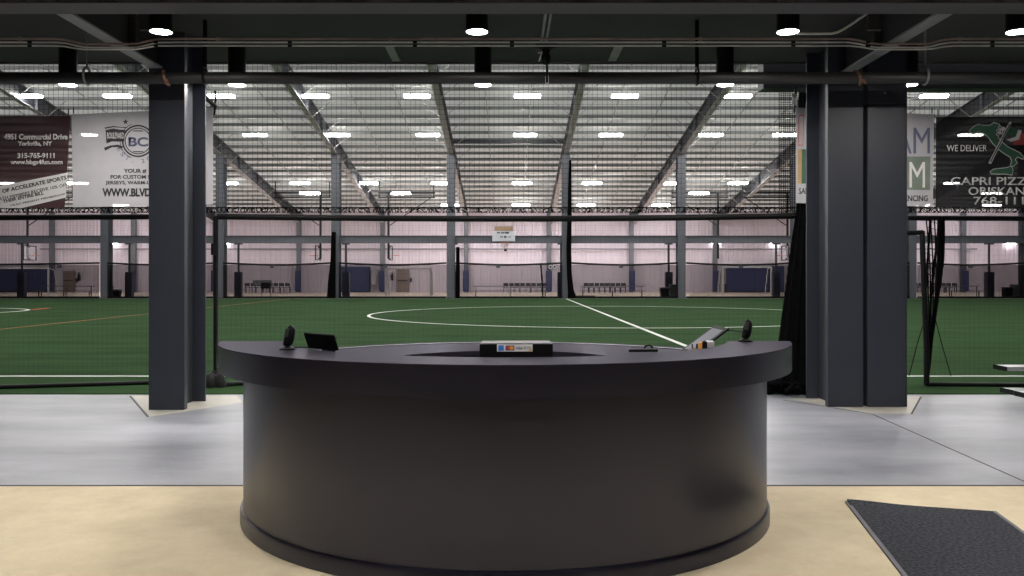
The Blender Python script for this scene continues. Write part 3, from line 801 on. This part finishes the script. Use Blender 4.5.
lettering('lettering', 'THEIR ENTIRE BILL', 'ink_black', st, (2.5,195.6,44,198.8), yS, rot=an, extra=.02)
lettering('lettering', 'MUST PRESENT MEMBERSHIP', 'ink_black', st, (10,198.8,66,200.6), yS, rot=an)

t = banner('white clothing company banner with a round emblem, partly behind the lone left column', [(71.5,114.5),(213,108),(213,204.5),(73,207.3)], 'vin_white')
def ringpoly(cx, cy, r0, r1, a0=0, a1=2*math.pi, n=40):
    out = []
    for i in range(n):
        a, b_ = a0+(a1-a0)*i/n, a0+(a1-a0)*(i+1)/n
        out.append([(cx+r1*math.cos(a),cy+r1*math.sin(a)),(cx+r1*math.cos(b_),cy+r1*math.sin(b_)),(cx+r0*math.cos(b_),cy+r0*math.sin(b_)),(cx+r0*math.cos(a),cy+r0*math.sin(a))])
    return out
e = figure('emblem', 'ink_black', t, ringpoly(138,141,14.6,16.2)+ringpoly(138,141,12.4,13.3,n=40)
    +ringpoly(138,141,17.6,18.2,math.pi*.62,math.pi*1.38,20)
    +[[(125.5+3*math.cos(math.pi/2+i*math.pi*.8)*.0+ (3 if i%2==0 else 1.2)*math.cos(-math.pi/2+i*math.pi/5), 121.8+(3 if i%2==0 else 1.2)*math.sin(-math.pi/2+i*math.pi/5)) for i in range(10)]]
    +[[(134,130.4),(142,130.4),(144,131.4),(132,131.4)],[(132,151.2),(144,151.2),(142,152.2),(134,152.2)]], yT)
figure('ribbon', 'ink_black', t, [[(105.5,130),(113,128.5),(120,129.6),(125.5,130),(124.4,134),(124,141.5),(118,141.6),(112,141.4),(106.5,143.5)],
    [(104.5,127.6),(113,126),(121,127),(127,127),(127,128),(113,127.2),(105,128.8)],
    [(104,147.6),(110,145.5),(118,144.6),(123.5,146.5),(121,149),(118,147.2),(112,147.2),(105,150.6)]], yT)
lettering('lettering', 'BOULEVARD', 'ink_white', t, (107,132.5,124,138.6), yT-.003, extra=.01)
lettering('lettering', 'BC', 'ink_blue', t, (128.5,137,148,146.5), yT, extra=.03)
for i, ch in enumerate('EST.2007'):
    a = math.radians(150-i*17+(-6 if i > 3 else 6)); r = 20.4; cx, cy = 138+r*math.cos(a), 141+r*math.sin(a)
    if ch == '.': lettering('lettering', ch, 'ink_blue', t, (cx-.5,cy+.8,cx+.5,cy+1.8), yT, rot=-(a-math.pi/2)*1); continue
    lettering('lettering', ch, 'ink_blue', t, (cx-1.7,cy-2,cx+1.7,cy+2), yT, rot=-(a-math.pi/2))
lettering('lettering', 'YOUR # 1 SOURCE', 'ink_black', t, (123.8,168.8,176,173.2), yT, extra=.02)
lettering('lettering', 'FOR CUSTOM SPORT', 'ink_black', t, (110.5,175,165,178.8), yT, extra=.02)
lettering('lettering', 'JERSEYS, WARM-UPS', 'ink_black', t, (105.5,180.8,156,185.4), yT, extra=.02)
lettering('lettering', 'WWW.BLVDGRAPHICS', 'ink_black', t, (102.3,188.2,190,196.6), yT, extra=.04)

t = banner('white fencing banner with large blue and pale initials, behind the right columns', [(796,107.5),(934,114.5),(933,206.5),(796,203)], 'vin_white')
lettering('lettering', 'AM', 'ink_blue', t, (894.5,127.5,930,153.5), yT, extra=.0)
figure('green_panel', 'ink_sage', t, [((812,156.5),(930.5,156.5),(930,190),(812,188.5))], yT)
lettering('lettering', 'M', 'ink_white', t, (909.5,162,925,187.5), yT-.003)
lettering('lettering', 'FENCING', 'ink_black', t, (902,195.3,927.8,201.2), yT, extra=.02)
lettering('lettering', 'SAF', 'ink_black', t, (798.8,188,808,194), yT, extra=.01)
figure('picture_frame', 'ink_red', t, [((798.6,115.5),(804,114.8),(803,145.3),(798.2,145.8))], yT, .001)
figure('picture', 'ink_pink', t, [((799.2,116.5),(803.4,115.8),(802.6,144.5),(798.8,145))], yT-.002, .001)
figure('color_block', 'tan', t, [((798,149.5),(801.8,149.2),(801.6,183.5),(797.8,183.5))], yT)
figure('color_block', 'ink_green', t, [((801.8,149.2),(811,149.5),(811,183.5),(801.6,183.5))], yT)

t = banner('black pizza banner with a green boot shaped map and flag, far right', [(936,117),(1100,116.5),(1100,208),(935.5,207.5)], 'vin_black')
italy = [(969.5,131),(974,126.5),(978.5,124.6),(984,125.8),(990,125.6),(994.5,122.8),(999,124.6),(1000.5,129),(997.8,133),(998,138),(1002.5,143),(1008,147.5),(1014,150.2),
         (1019.5,153),(1024,157.5),(1023,158.8),(1017.5,156.5),(1014.8,159.5),(1017,163),(1012.5,166.5),(1010.8,165),(1012.2,161),(1010.5,156.8),(1004.5,153.2),(998.5,148.8),(993,143),(988.5,136.5),(984,133.2),(978.5,131.6),(973,133.6)]
cx0, cy0 = sum(p[0] for p in italy)/len(italy), sum(p[1] for p in italy)/len(italy)
def grow(poly, d):
    n = len(poly); out = []
    ar = sum(poly[i][0]*poly[(i+1)%n][1]-poly[(i+1)%n][0]*poly[i][1] for i in range(n)); sg = 1 if ar > 0 else -1
    for i in range(n):
        a, b_, c = Vector(poly[i-1]), Vector(poly[i]), Vector(poly[(i+1)%n])
        n1 = Vector(((b_-a).y, -(b_-a).x)).normalized()*sg; n2 = Vector(((c-b_).y, -(c-b_).x)).normalized()*sg
        m_ = (n1+n2); m_ = m_.normalized() if m_.length > .2 else n1
        out.append(tuple(b_+m_*d))
    return out
sic = [(990.5,171.5),(994,169.4),(1001,168.6),(1006.5,168),(1011.2,166.4),(1012.8,170),(1012,174.8),(1005,173.6),(997,173.8),(991.5,173.4)]
mp_ = figure('map_outline', 'ink_white', t, [grow(italy,.8), grow(sic,.7)], yT)
figure('map', 'ink_green', t, [italy, sic], yT-.003)
figure('flag', 'ink_green', t, [[(1003.5,126.5),(1012,127),(1018.5,129.6),(1015.5,137),(1009,135.8),(1003,137)]], yT-.004)
figure('flag', 'ink_white', t, [[(1018.5,129.6),(1022,130.8),(1019,139.6),(1011,141.8),(1006.5,139.4),(1015.5,137)]], yT-.004)
figure('flag', 'ink_red', t, [[(1022,133),(1030,135),(1025,144.6),(1014,145),(1012.8,142),(1019,139.6)]], yT-.004)
figure('flag_pole', 'ink_white', t, [[(1009.5,121.5),(1011.8,122.2),(991,164),(988.6,163)]], yT-.006)
figure('flag_pole_core', 'ink_black', t, [[(1009.3,124),(1010.4,124.3),(990.8,162.6),(989.8,162.2)]], yT-.008)
figure('hand', 'ink_white', t, [circ(1000,127.2,1.8,12),circ(998.2,130.6,1.7,12),circ(997.8,134.2,1.7,12),circ(1000.8,132,2.4,12),circ(1003.4,128.8,2,12)], yT-.009)
figure('hand_detail', 'ink_black', t, [circ(1000,127.2,1,10),circ(998.2,130.6,.9,10),circ(997.8,134.2,.9,10),circ(1001.6,131.6,.8,10)], yT-.011)
lettering('lettering', 'WE DELIVER', 'ink_white', t, (947,145,987,151.2), yT)
lettering('lettering', 'CAPRI PIZZA', 'ink_white', t, (951,177,1037,185), yT, extra=.01)
lettering('lettering', 'ORISKANY', 'ink_white', t, (968.5,187,1034,195), yT, extra=.01)
lettering('lettering', '768-111', 'ink_white', t, (973.5,196.6,1024,204.6), yT, extra=.01)

# ------------------------------------------------------------------ bleacher at the right edge
t = thing('bleacher', (7.2,10.1,0), 'low bleacher with pale aluminium planks, at the right picture edge', 'bench')
def plank(nm, y0, y1, z, x0):
    MB().box(x0,9.2,y0,y1,z-.045,z).build(nm, 'alu', t, bevel=.004)
    MB().box(x0-.012,x0,y0-.004,y1+.004,z-.05,z+.003).build('end_cap', 'plastic', t)
plank('seat_plank', 10.25, 10.52, .42, (1007-VX)*10.25/F)
plank('foot_plank', 9.85, 10.1, .2, (1001-VX)*10.1/F)
plank('foot_plank', 9.55, 9.8, .2, (1001-VX)*10.1/F-.01)
for x in (6.7, 8.6):
    b = MB(); b.bar((x,9.6,.02),(x,10.6,.02),.05,.04); b.bar((x,10.38,.02),(x,10.38,.375),.05,.05); b.bar((x,9.82,.02),(x,9.82,.155),.05,.05); b.bar((x,9.55,.14),(x,10.4,.14),.04,.03)
    b.build('support_frame', 'galv', t)

# ------------------------------------------------------------------ court: wall columns, pads, doors
for i, x in enumerate((50,132,214,298,382,466,549,632,716,800,884,965.5)):
    X = (x-VX)*79.2/F; lab = 'wall column with a navy pad on the far wall, '+nth(i,12)+' of the row'
    t = thing('wall_column', (X,79.3,0), lab, 'column', 'padded wall columns')
    MB().box(X-.2,X+.2,79.4,79.7,.01,zpur(79.5)).build('column', 'arena_steel', t)
    MB().box(X-.26,X+.26,79.1,79.39,.1,1.95).build('pad', 'navy', t, bevel=.03)
for i, x in enumerate((22,129.5,238.5,346,454,561,668.6,776,883,989)):
    Y = 60.2; X = (x-VX)*Y/F
    t = thing('padded_post', (X,Y,0), 'slim post with dark pad by court edge, '+nth(i,10)+' of the row', 'post', 'padded posts by the court edge')
    MB().tube([(X,Y,.01),(X,Y,3.6)], .075, 10).build('post', 'slate_dark', t, True)
    MB().box(X-.24,X+.24,Y-.24,Y+.24,.02,1.75).build('pad', 'navy_dark', t, bevel=.04)
    MB().box(X-.24,X+.24,Y-.2,Y+.2,3.6,3.8).build('capital', 'slate_dark', t)
for x0, x1, y0, lab in ((-30,48,268.5,'large navy wall pad behind the goal at far left'), (338,369,266.5,'navy wall pad behind the third column from the left'),
                        (727,769.5,268,'wide navy wall pad right of the halfway line'), (771,784,266,'narrow navy wall pad beside the gathered net curtain')):
    a, b_ = at(x0,y0,79.0), at(x1,y0,79.0)
    t = thing('wall_pad', ((a.x+b_.x)/2,79,0), lab, 'pad')
    n = max(1, round((b_.x-a.x)/1.22)); w = (b_.x-a.x)/n
    for k in range(n): MB().box(a.x+w*k+.005,a.x+w*(k+1)-.005,78.95,79.05,.12,a.z).build('panel', 'navy', t, bevel=.02)
    MB().box(a.x,b_.x,79.05,79.9,.01,a.z-.05).build('backing', 'slate_dark', t)
dn = 1
for x0, x1, y0, lab in ((64.2,74,271.2,None), (397.2,408,269.3,None)):
    a, b_ = at(x0,y0,79.85), at(x1,y0,79.85)
    d = struct(MB().box(a.x,b_.x,79.8,79.9,.01,a.z).build('door_%d'%dn, 'door')); dn += 1
    MB().box(a.x-.08,a.x,79.77,79.92,.01,a.z+.06).build('door_frame', 'door', d); MB().box(b_.x,b_.x+.08,79.77,79.92,.01,a.z+.06).build('door_frame', 'door', d)
    MB().box(a.x+.05,b_.x-.05,79.7,79.78,1.0,1.08).build('push_bar', 'slate_dark', d)
    c = b_.x+.25; MB().box(c-.09,c+.09,79.75,79.95,.95,1.3).build('switch_box', 'slate_dark', d)
    side = a.x-.45 if x0 > 100 else b_.x+.45
    p = thing('fire_extinguisher', (side,79.84,1.3), 'dark extinguisher on the far wall beside the '+('left' if x0 < 100 else 'centre left')+' taupe door', 'extinguisher')
    MB().lathe((side,79.84,1.05), [(.0001,0),(.1,.01),(.1,.5),(.04,.6),(.03,.68),(.0001,.7)], 14).build('cylinder', 'black', p, True)
    MB().box(side-.07,side+.07,79.78,79.9,1.72,1.78).build('handle', 'black', p)
# thin pipe along the far wall, panels
b = MB(); b.tube([(-42,79.6,EYE+(VY-249)*79.6/F),(42,79.6,EYE+(VY-249)*79.6/F)], .05, 8)
tag(b.build('wall_pipe', 'arena_steel', smooth=True), 'thin grey pipe running along the far wall above the nets', 'pipe')
for x0, x1, y0, y1, lab in ((371,376.5,271,285,'grey electrical cabinet on the far wall beside the navy pad'), (721.5,727.5,267.5,284.5,'pale cabinet at the left edge of the wide navy pad')):
    a, b_ = at(x0,y0,79.5), at(x1,y1,79.5); t = thing('wall_cabinet', ((a.x+b_.x)/2,79.5,b_.z), lab, 'cabinet')
    MB().box(a.x,b_.x,79.4,79.9,b_.z,a.z).build('case', 'goalgrey', t, bevel=.02); MB().box(a.x+.05,b_.x-.05,79.36,79.4,b_.z+.05,a.z-.05).build('door', 'goalgrey', t)
# small goals
def goal(x0, x1, y0, Y, m, lab, r=.07):
    a, b_ = at(x0,y0,Y), at(x1,y0,Y); t = thing('goal', ((a.x+b_.x)/2,Y,0), lab, 'goal')
    for p in (a,b_): MB().tube([(p.x,Y,.01),(p.x,Y,p.z)], r, 8).build('post', m, t, True)
    MB().tube([(a.x,Y,a.z),(b_.x,Y,a.z)], r*.8, 8).build('crossbar', m, t, True)
    for p in (a,b_):
        MB().tube([(p.x,Y,a.z),(p.x,Y+.8,a.z-.1),(p.x,Y+1.6,.03),(p.x,Y,.03)], r*.5, 6).build('side_frame', m, t, True)
goal(-20,48.5,268.3,66,'white','white framed goal before the far left navy pad')
goal(386,431,268.5,66,'goalgrey','thin grey framed goal before the centre left taupe door', .09)
goal(722.5,771,267.3,66,'white','white framed goal before the wide navy pad')
# basketball hoops on hanging frames
def hoop(x, s, lab, top=193, board=True):
    Y = 69.0; X = at(x,0,Y).x; z0, z1 = EYE+(VY-260)*Y/F, EYE+(VY-246)*Y/F; zt = EYE+(VY-top)*Y/F
    t = thing('basketball_hoop' if board else 'hoop_mast', (X,Y,z0), lab, 'basketball hoop' if board else 'mast', 'hanging hoops' if board else None)
    MB().tube([(X,Y,z0+.1),(X,Y,zt)], .09, 8).build('mast', 'black', t, True)
    b = MB(); b.bar((X-s*.8,Y,zt),(X+s*3.6,Y,zt),.12,.12); b.bar((X-s*.8,Y,zt-.35),(X+s*3.6,Y,zt-.35),.08,.08)
    for q in (-s*.7,s*3.5): b.bar((X+q,Y,zt-.4),(X+q,Y,zpur(Y)+.1),.07,.07)
    b.bar((X+s*3.4,Y,zt-.3),(X+s*.1,Y,z1+1.6),.06,.06)
    b.build('hanging_frame', 'black', t)
    if not board: return
    b = MB(); xx = X+s*.18
    for q in (-.9,.9): b.bar((xx,Y+q,z0),(xx,Y+q,z1),.07,.07)
    for zz in (z0,z1): b.bar((xx,Y-.9,zz),(xx,Y+.9,zz),.07,.07)
    b.bar((X,Y,z0+.1),(xx,Y,z0+.1),.1,.1); b.bar((X,Y,z1-.1),(xx,Y,z1-.1),.1,.1)
    b.build('backboard_frame', 'black', t)
    MB().box(xx-.01,xx+.01,Y-.87,Y+.87,z0+.03,z1-.03).build('backboard', 'glass', t)
    c = (xx+s*.42,Y,3.05)
    MB().tube([(c[0]+.24*math.cos(a),Y+.24*math.sin(a),3.05) for a in [2*math.pi*i/20 for i in range(21)]]+[], .025, 6).build('rim', 'orange', t, True)
    MB().bar((xx,Y,3.05),(c[0]-s*.24,Y,3.05),.12,.04).build('rim_arm', 'orange', t)
hoop(27.5, 1, 'hanging hoop with orange rim at far left above the goal')
hoop(320.5, -1, 'hanging hoop left of the third column, rim pointing left')
hoop(388.5, 1, 'hanging hoop right of the third column, rim pointing right')
hoop(718, -1, 'hanging black mast rising above the wide navy pad', board=False)
hoop(787.5, -1, 'hanging hoop beside the gathered net curtain')
# board on the cross beam
Y = YC-.3; a, b_ = at(492.3,231,Y), at(515,241.3,Y)
t = thing('basketball_hoop', ((a.x+b_.x)/2,Y,b_.z), 'white board with dark lettering and a small hoop, hung over the middle cross beam', 'basketball hoop')
MB().box(a.x,b_.x,Y,Y+.06,b_.z,a.z).build('backboard', 'boardwhite', t, bevel=.01); MB().box((a.x+b_.x)/2-.3,(a.x+b_.x)/2+.3,Y+.06,YC+.33,3.8,3.95).build('bracket', 'slate_dark', t)
c = at(494.5,226.3,Y); MB().box(c.x,at(513,0,Y).x,Y-.02,Y+.12,a.z+.01,c.z).build('top_box', 'brown', t)
figure('mark', 'ink_black', t, [((497,232.2),(500,232.2),(500,233.4),(497,233.4)),((501,232.2),(504.5,232.2),(504.5,233.4),(501,233.4)),((505,232),(509,232),(509,233.6),(505,233.6)),
       ((500,236.4),(503,236.4),(503,237.4),(500,237.4)),((504,236),(506.5,236),(506.5,237.8),(504,237.8)),((508,236.6),(511,236.6),(511,237.4),(508,237.4))], Y-.008)
c = at(504.7,242.6,Y-.35)
MB().tube([(c.x+.26*math.cos(q),c.y+.26*math.sin(q),c.z) for q in [2*math.pi*i/20 for i in range(21)]], .03, 6).build('rim', 'orange', t, True)
MB().bar((c.x,Y,c.z),(c.x,c.y+.24,c.z),.15,.05).build('rim_arm', 'orange', t)
b = MB()
for k in range(12):
    q = 2*math.pi*k/12; b.tube([(c.x+.25*math.cos(q),c.y+.25*math.sin(q),c.z),(c.x+.13*math.cos(q+.4),c.y+.13*math.sin(q+.4),c.z-.36)], .016, 4)
b.build('net', 'ink_pink', t)
MB().tube([at(504.7,246,YC-.3),at(504.7,249,YC-.3)], .012, 5).build('cord', 'black', t)
c = at(505.5,250,YC-.3); MB().lathe(c, [(.0001,-.1),(.09,-.05),(.1,0),(.07,.05),(.0001,.07)], 12).build('weight', 'black', t, True)
# little boxes on the court net rails
def net_at(X): return next(t for x0, x1, t in NETS if x0 <= X <= x1)
for x in (498,621,741,971,272,385,160,60):
    p = at(x,266.5,YC-.235); t = net_at(p.x)
    b = MB(); b.cbox(p, (.27,.1,.2)); b.bar(p+Vector((0,.04,.06)),p+Vector((0,.09,.16)),.05); b.build('rail_box', 'slate_dark', t)
# small panel with two outlined squares on the rail left of the fifth column
a = at(548,264.6,YC-.25); b_ = at(557,268.8,YC-.25); t = net_at(a.x)
b = MB(); b.box(a.x,b_.x,a.y,a.y+.05,b_.z,a.z); b.bar(a+Vector((.3,.03,-.02)),a+Vector((.3,.12,.14)),.05)
sp = b.build('sign_panel', 'slate_dark', t); sp['label'] = 'small dark panel with two pale outlined squares'
for xx in (549,553.2):
    b = MB(); c0, c1 = at(xx,265.3,a.y-.01), at(xx+3,268.2,a.y-.01)
    for (u0,v0),(u1,v1) in (((c0.x,c0.z),(c1.x,c0.z)),((c1.x,c0.z),(c1.x,c1.z)),((c1.x,c1.z),(c0.x,c1.z)),((c0.x,c1.z),(c0.x,c0.z))):
        b.bar((u0,a.y-.01,v0),(u1,a.y-.01,v1),.03)
    b.build('outline', 'white', sp)
# gathered nets at the far columns
bundle('tied_net', [(331.5,336,232),(330.5,336,262),(329,336,275),(327.5,336,290),(327,336,298)], 'black tied net sliding down the third column from the left', YC-.36, .12, 5, seed=8)
bundle('tied_net', [(569,571.5,160),(567.5,572,215),(566.5,571.5,250),(567,572,275),(568,574,290),(568,577,298)], 'black tied net on the column right of the centre bay', YC-.36, .12, 5, seed=9)
bundle('tied_net', [(456,459.6,247),(456,459.8,275),(456,460,298)], 'black tied net on the column left of the centre bay', YC-.36, .1, 5, seed=10)
bundle('tied_net', [(540,541.5,265),(541.3,543,280),(542.3,543.6,298)], 'thin black net fold left of the small dark panel', YC-.36, .05, 3, seed=11)

# chairs in rows at the far wall
def chair(loc, lab, grp, proto=[None]):
    if proto[0] is None:
        x, y, z = loc; t = thing('folding_chair', loc, lab, 'chair', grp)
        MB().box(x-.2,x+.2,y-.2,y+.2,z+.43,z+.47).build('seat', 'chair', t)
        MB().box(x-.21,x+.21,y-.22,y-.19,z+.55,z+.86).build('backrest', 'chair', t, bevel=.02)
        for sx in (-.19,.19):
            MB().bar((x+sx,y-.2,z),(x+sx,y-.2,z+.6),.035).build('leg', 'chair', t); MB().bar((x+sx,y+.18,z),(x+sx,y+.18,z+.43),.035).build('leg', 'chair', t)
        proto[0] = t; return t
    return dup(proto[0], loc, lab, grp)
for xs, y, Y, grp in (([248+5.7*i for i in range(8)], 284, 77.5, 'left chair row between wall columns'), ([506+5.5*i for i in range(8)], 285, 77.5, 'chair row left of the halfway line'),
                      ([586+5.3*i for i in range(8)], 285, 77.5, 'chair row right of the halfway line'), ([914+5.6*i for i in range(8)], 285, 77.5, 'chair row near the right net frame')):
    for i, x in enumerate(xs):
        chair(((x-VX)*Y/F, Y, .01), 'dark chair, '+nth(i,8)+' in the '+grp, grp)
# tables and low rails before the chairs
def lowbench(x0, x1, Y, lab, legs=3):
    a, b_ = (x0-VX)*Y/F, (x1-VX)*Y/F
    t = thing('team_bench', ((a+b_)/2,Y,0), lab, 'bench')
    MB().box(a,b_,Y-.15,Y+.15,.40,.44).build('seat_plank', 'arena_steel', t)
    MB().box(a,b_,Y+.3,Y+.34,.72,.78).build('back_rail', 'arena_steel', t)
    for k in range(legs):
        x = a+.2+(b_-a-.4)*k/(legs-1); b = MB(); b.bar((x,Y,.01),(x,Y,.4),.06); b.bar((x,Y+.32,.01),(x,Y+.32,.75),.05); b.bar((x,Y,.2),(x,Y+.32,.2),.04); b.build('leg', 'slate_dark', t)
lowbench(36, 92, 62, 'low metal bench before the left taupe door'); lowbench(473, 548, 62, 'low metal bench just left of the halfway line'); lowbench(580, 645, 62, 'low metal bench just right of the halfway line'); lowbench(894, 982, 62, 'low metal bench behind the right net frame', 4)
X = (266-VX)*64/F; t = thing('score_table', (X,64,0), 'dark narrow table with a pale board behind, before the left chair row', 'table')
MB().box(X-.33,X+.33,63.75,64.25,.55,1.0).build('skirt', 'black', t, bevel=.02)
for s in (-.3,.3): MB().bar((X+s,64,.01),(X+s,64,.56),.05).build('leg', 'slate_dark', t)
a, b_ = at(253,280.3,76.8), at(271.5,285,76.8)
t = thing('notice_board', ((a.x+b_.x)/2,76.8,0), 'grey board standing behind the left chair row', 'board'); MB().box(a.x,b_.x,76.78,76.84,b_.z,a.z).build('board', 'greyplastic', t)
for x in (a.x+.2,b_.x-.2): MB().bar((x,76.86,.01),(x,76.86,a.z),.05).build('leg', 'slate_dark', t)
X = (600.5-VX)*62/F
x0 = (571-VX)*60/F; t = thing('equipment_cart', (x0+.3,60,0), 'small pale framed cart right of the centre column', 'cart')
b = MB(); w, hh = .6, 1.0
for q in (0,w): b.bar((x0+q,60,.05),(x0+q,60,hh),.05); 
b.bar((x0,60,hh),(x0+w,60,hh),.05); b.build('frame', 'goalgrey', t); MB().box(x0-.1,x0+1.6,59.7,60.3,.03,.14).build('deck', 'slate_dark', t)
# bins at the court edge
def bin_(x0, x1, y0, m, lab):
    Y = YC+1.2; a, b_ = at(x0,y0,Y), at(x1,y0,Y); c = (a.x+b_.x)/2; w = (b_.x-a.x)/2; z = a.z
    t = thing('trash_bin', (c,Y,0), lab, 'bin')
    MB().loft([[(c+sx*w*k,Y+sy*w*k,zz) for sx,sy in ((-1,-1),(1,-1),(1,1),(-1,1))] for k,zz in ((.82,.02),(.95,z-.1))]).build('body', m, t, bevel=.02)
    MB().loft([[(c+sx*w*k,Y+sy*w*k,zz) for sx,sy in ((-1,-1),(1,-1),(1,1),(-1,1))] for k,zz in ((1,z-.1),(1,z-.03),(.8,z))]).build('lid', 'slate_dark', t)
for a in ((104.5,112.5,286,'greyplastic','grey lidded bin right of the leftmost thick column'), (113,120.5,289.5,'black','low black bin beside the grey bin at left'),
          (660,668.6,287.5,'black','black bin left of the sixth column'), (669,677.5,284.5,'greyplastic','grey lidded bin left of the sixth column'),
          (1003,1011,287,'black','black bin near the right picture edge'), (1012.5,1024,284.5,'greyplastic','grey lidded bin at the right picture edge')):
    bin_(*a)
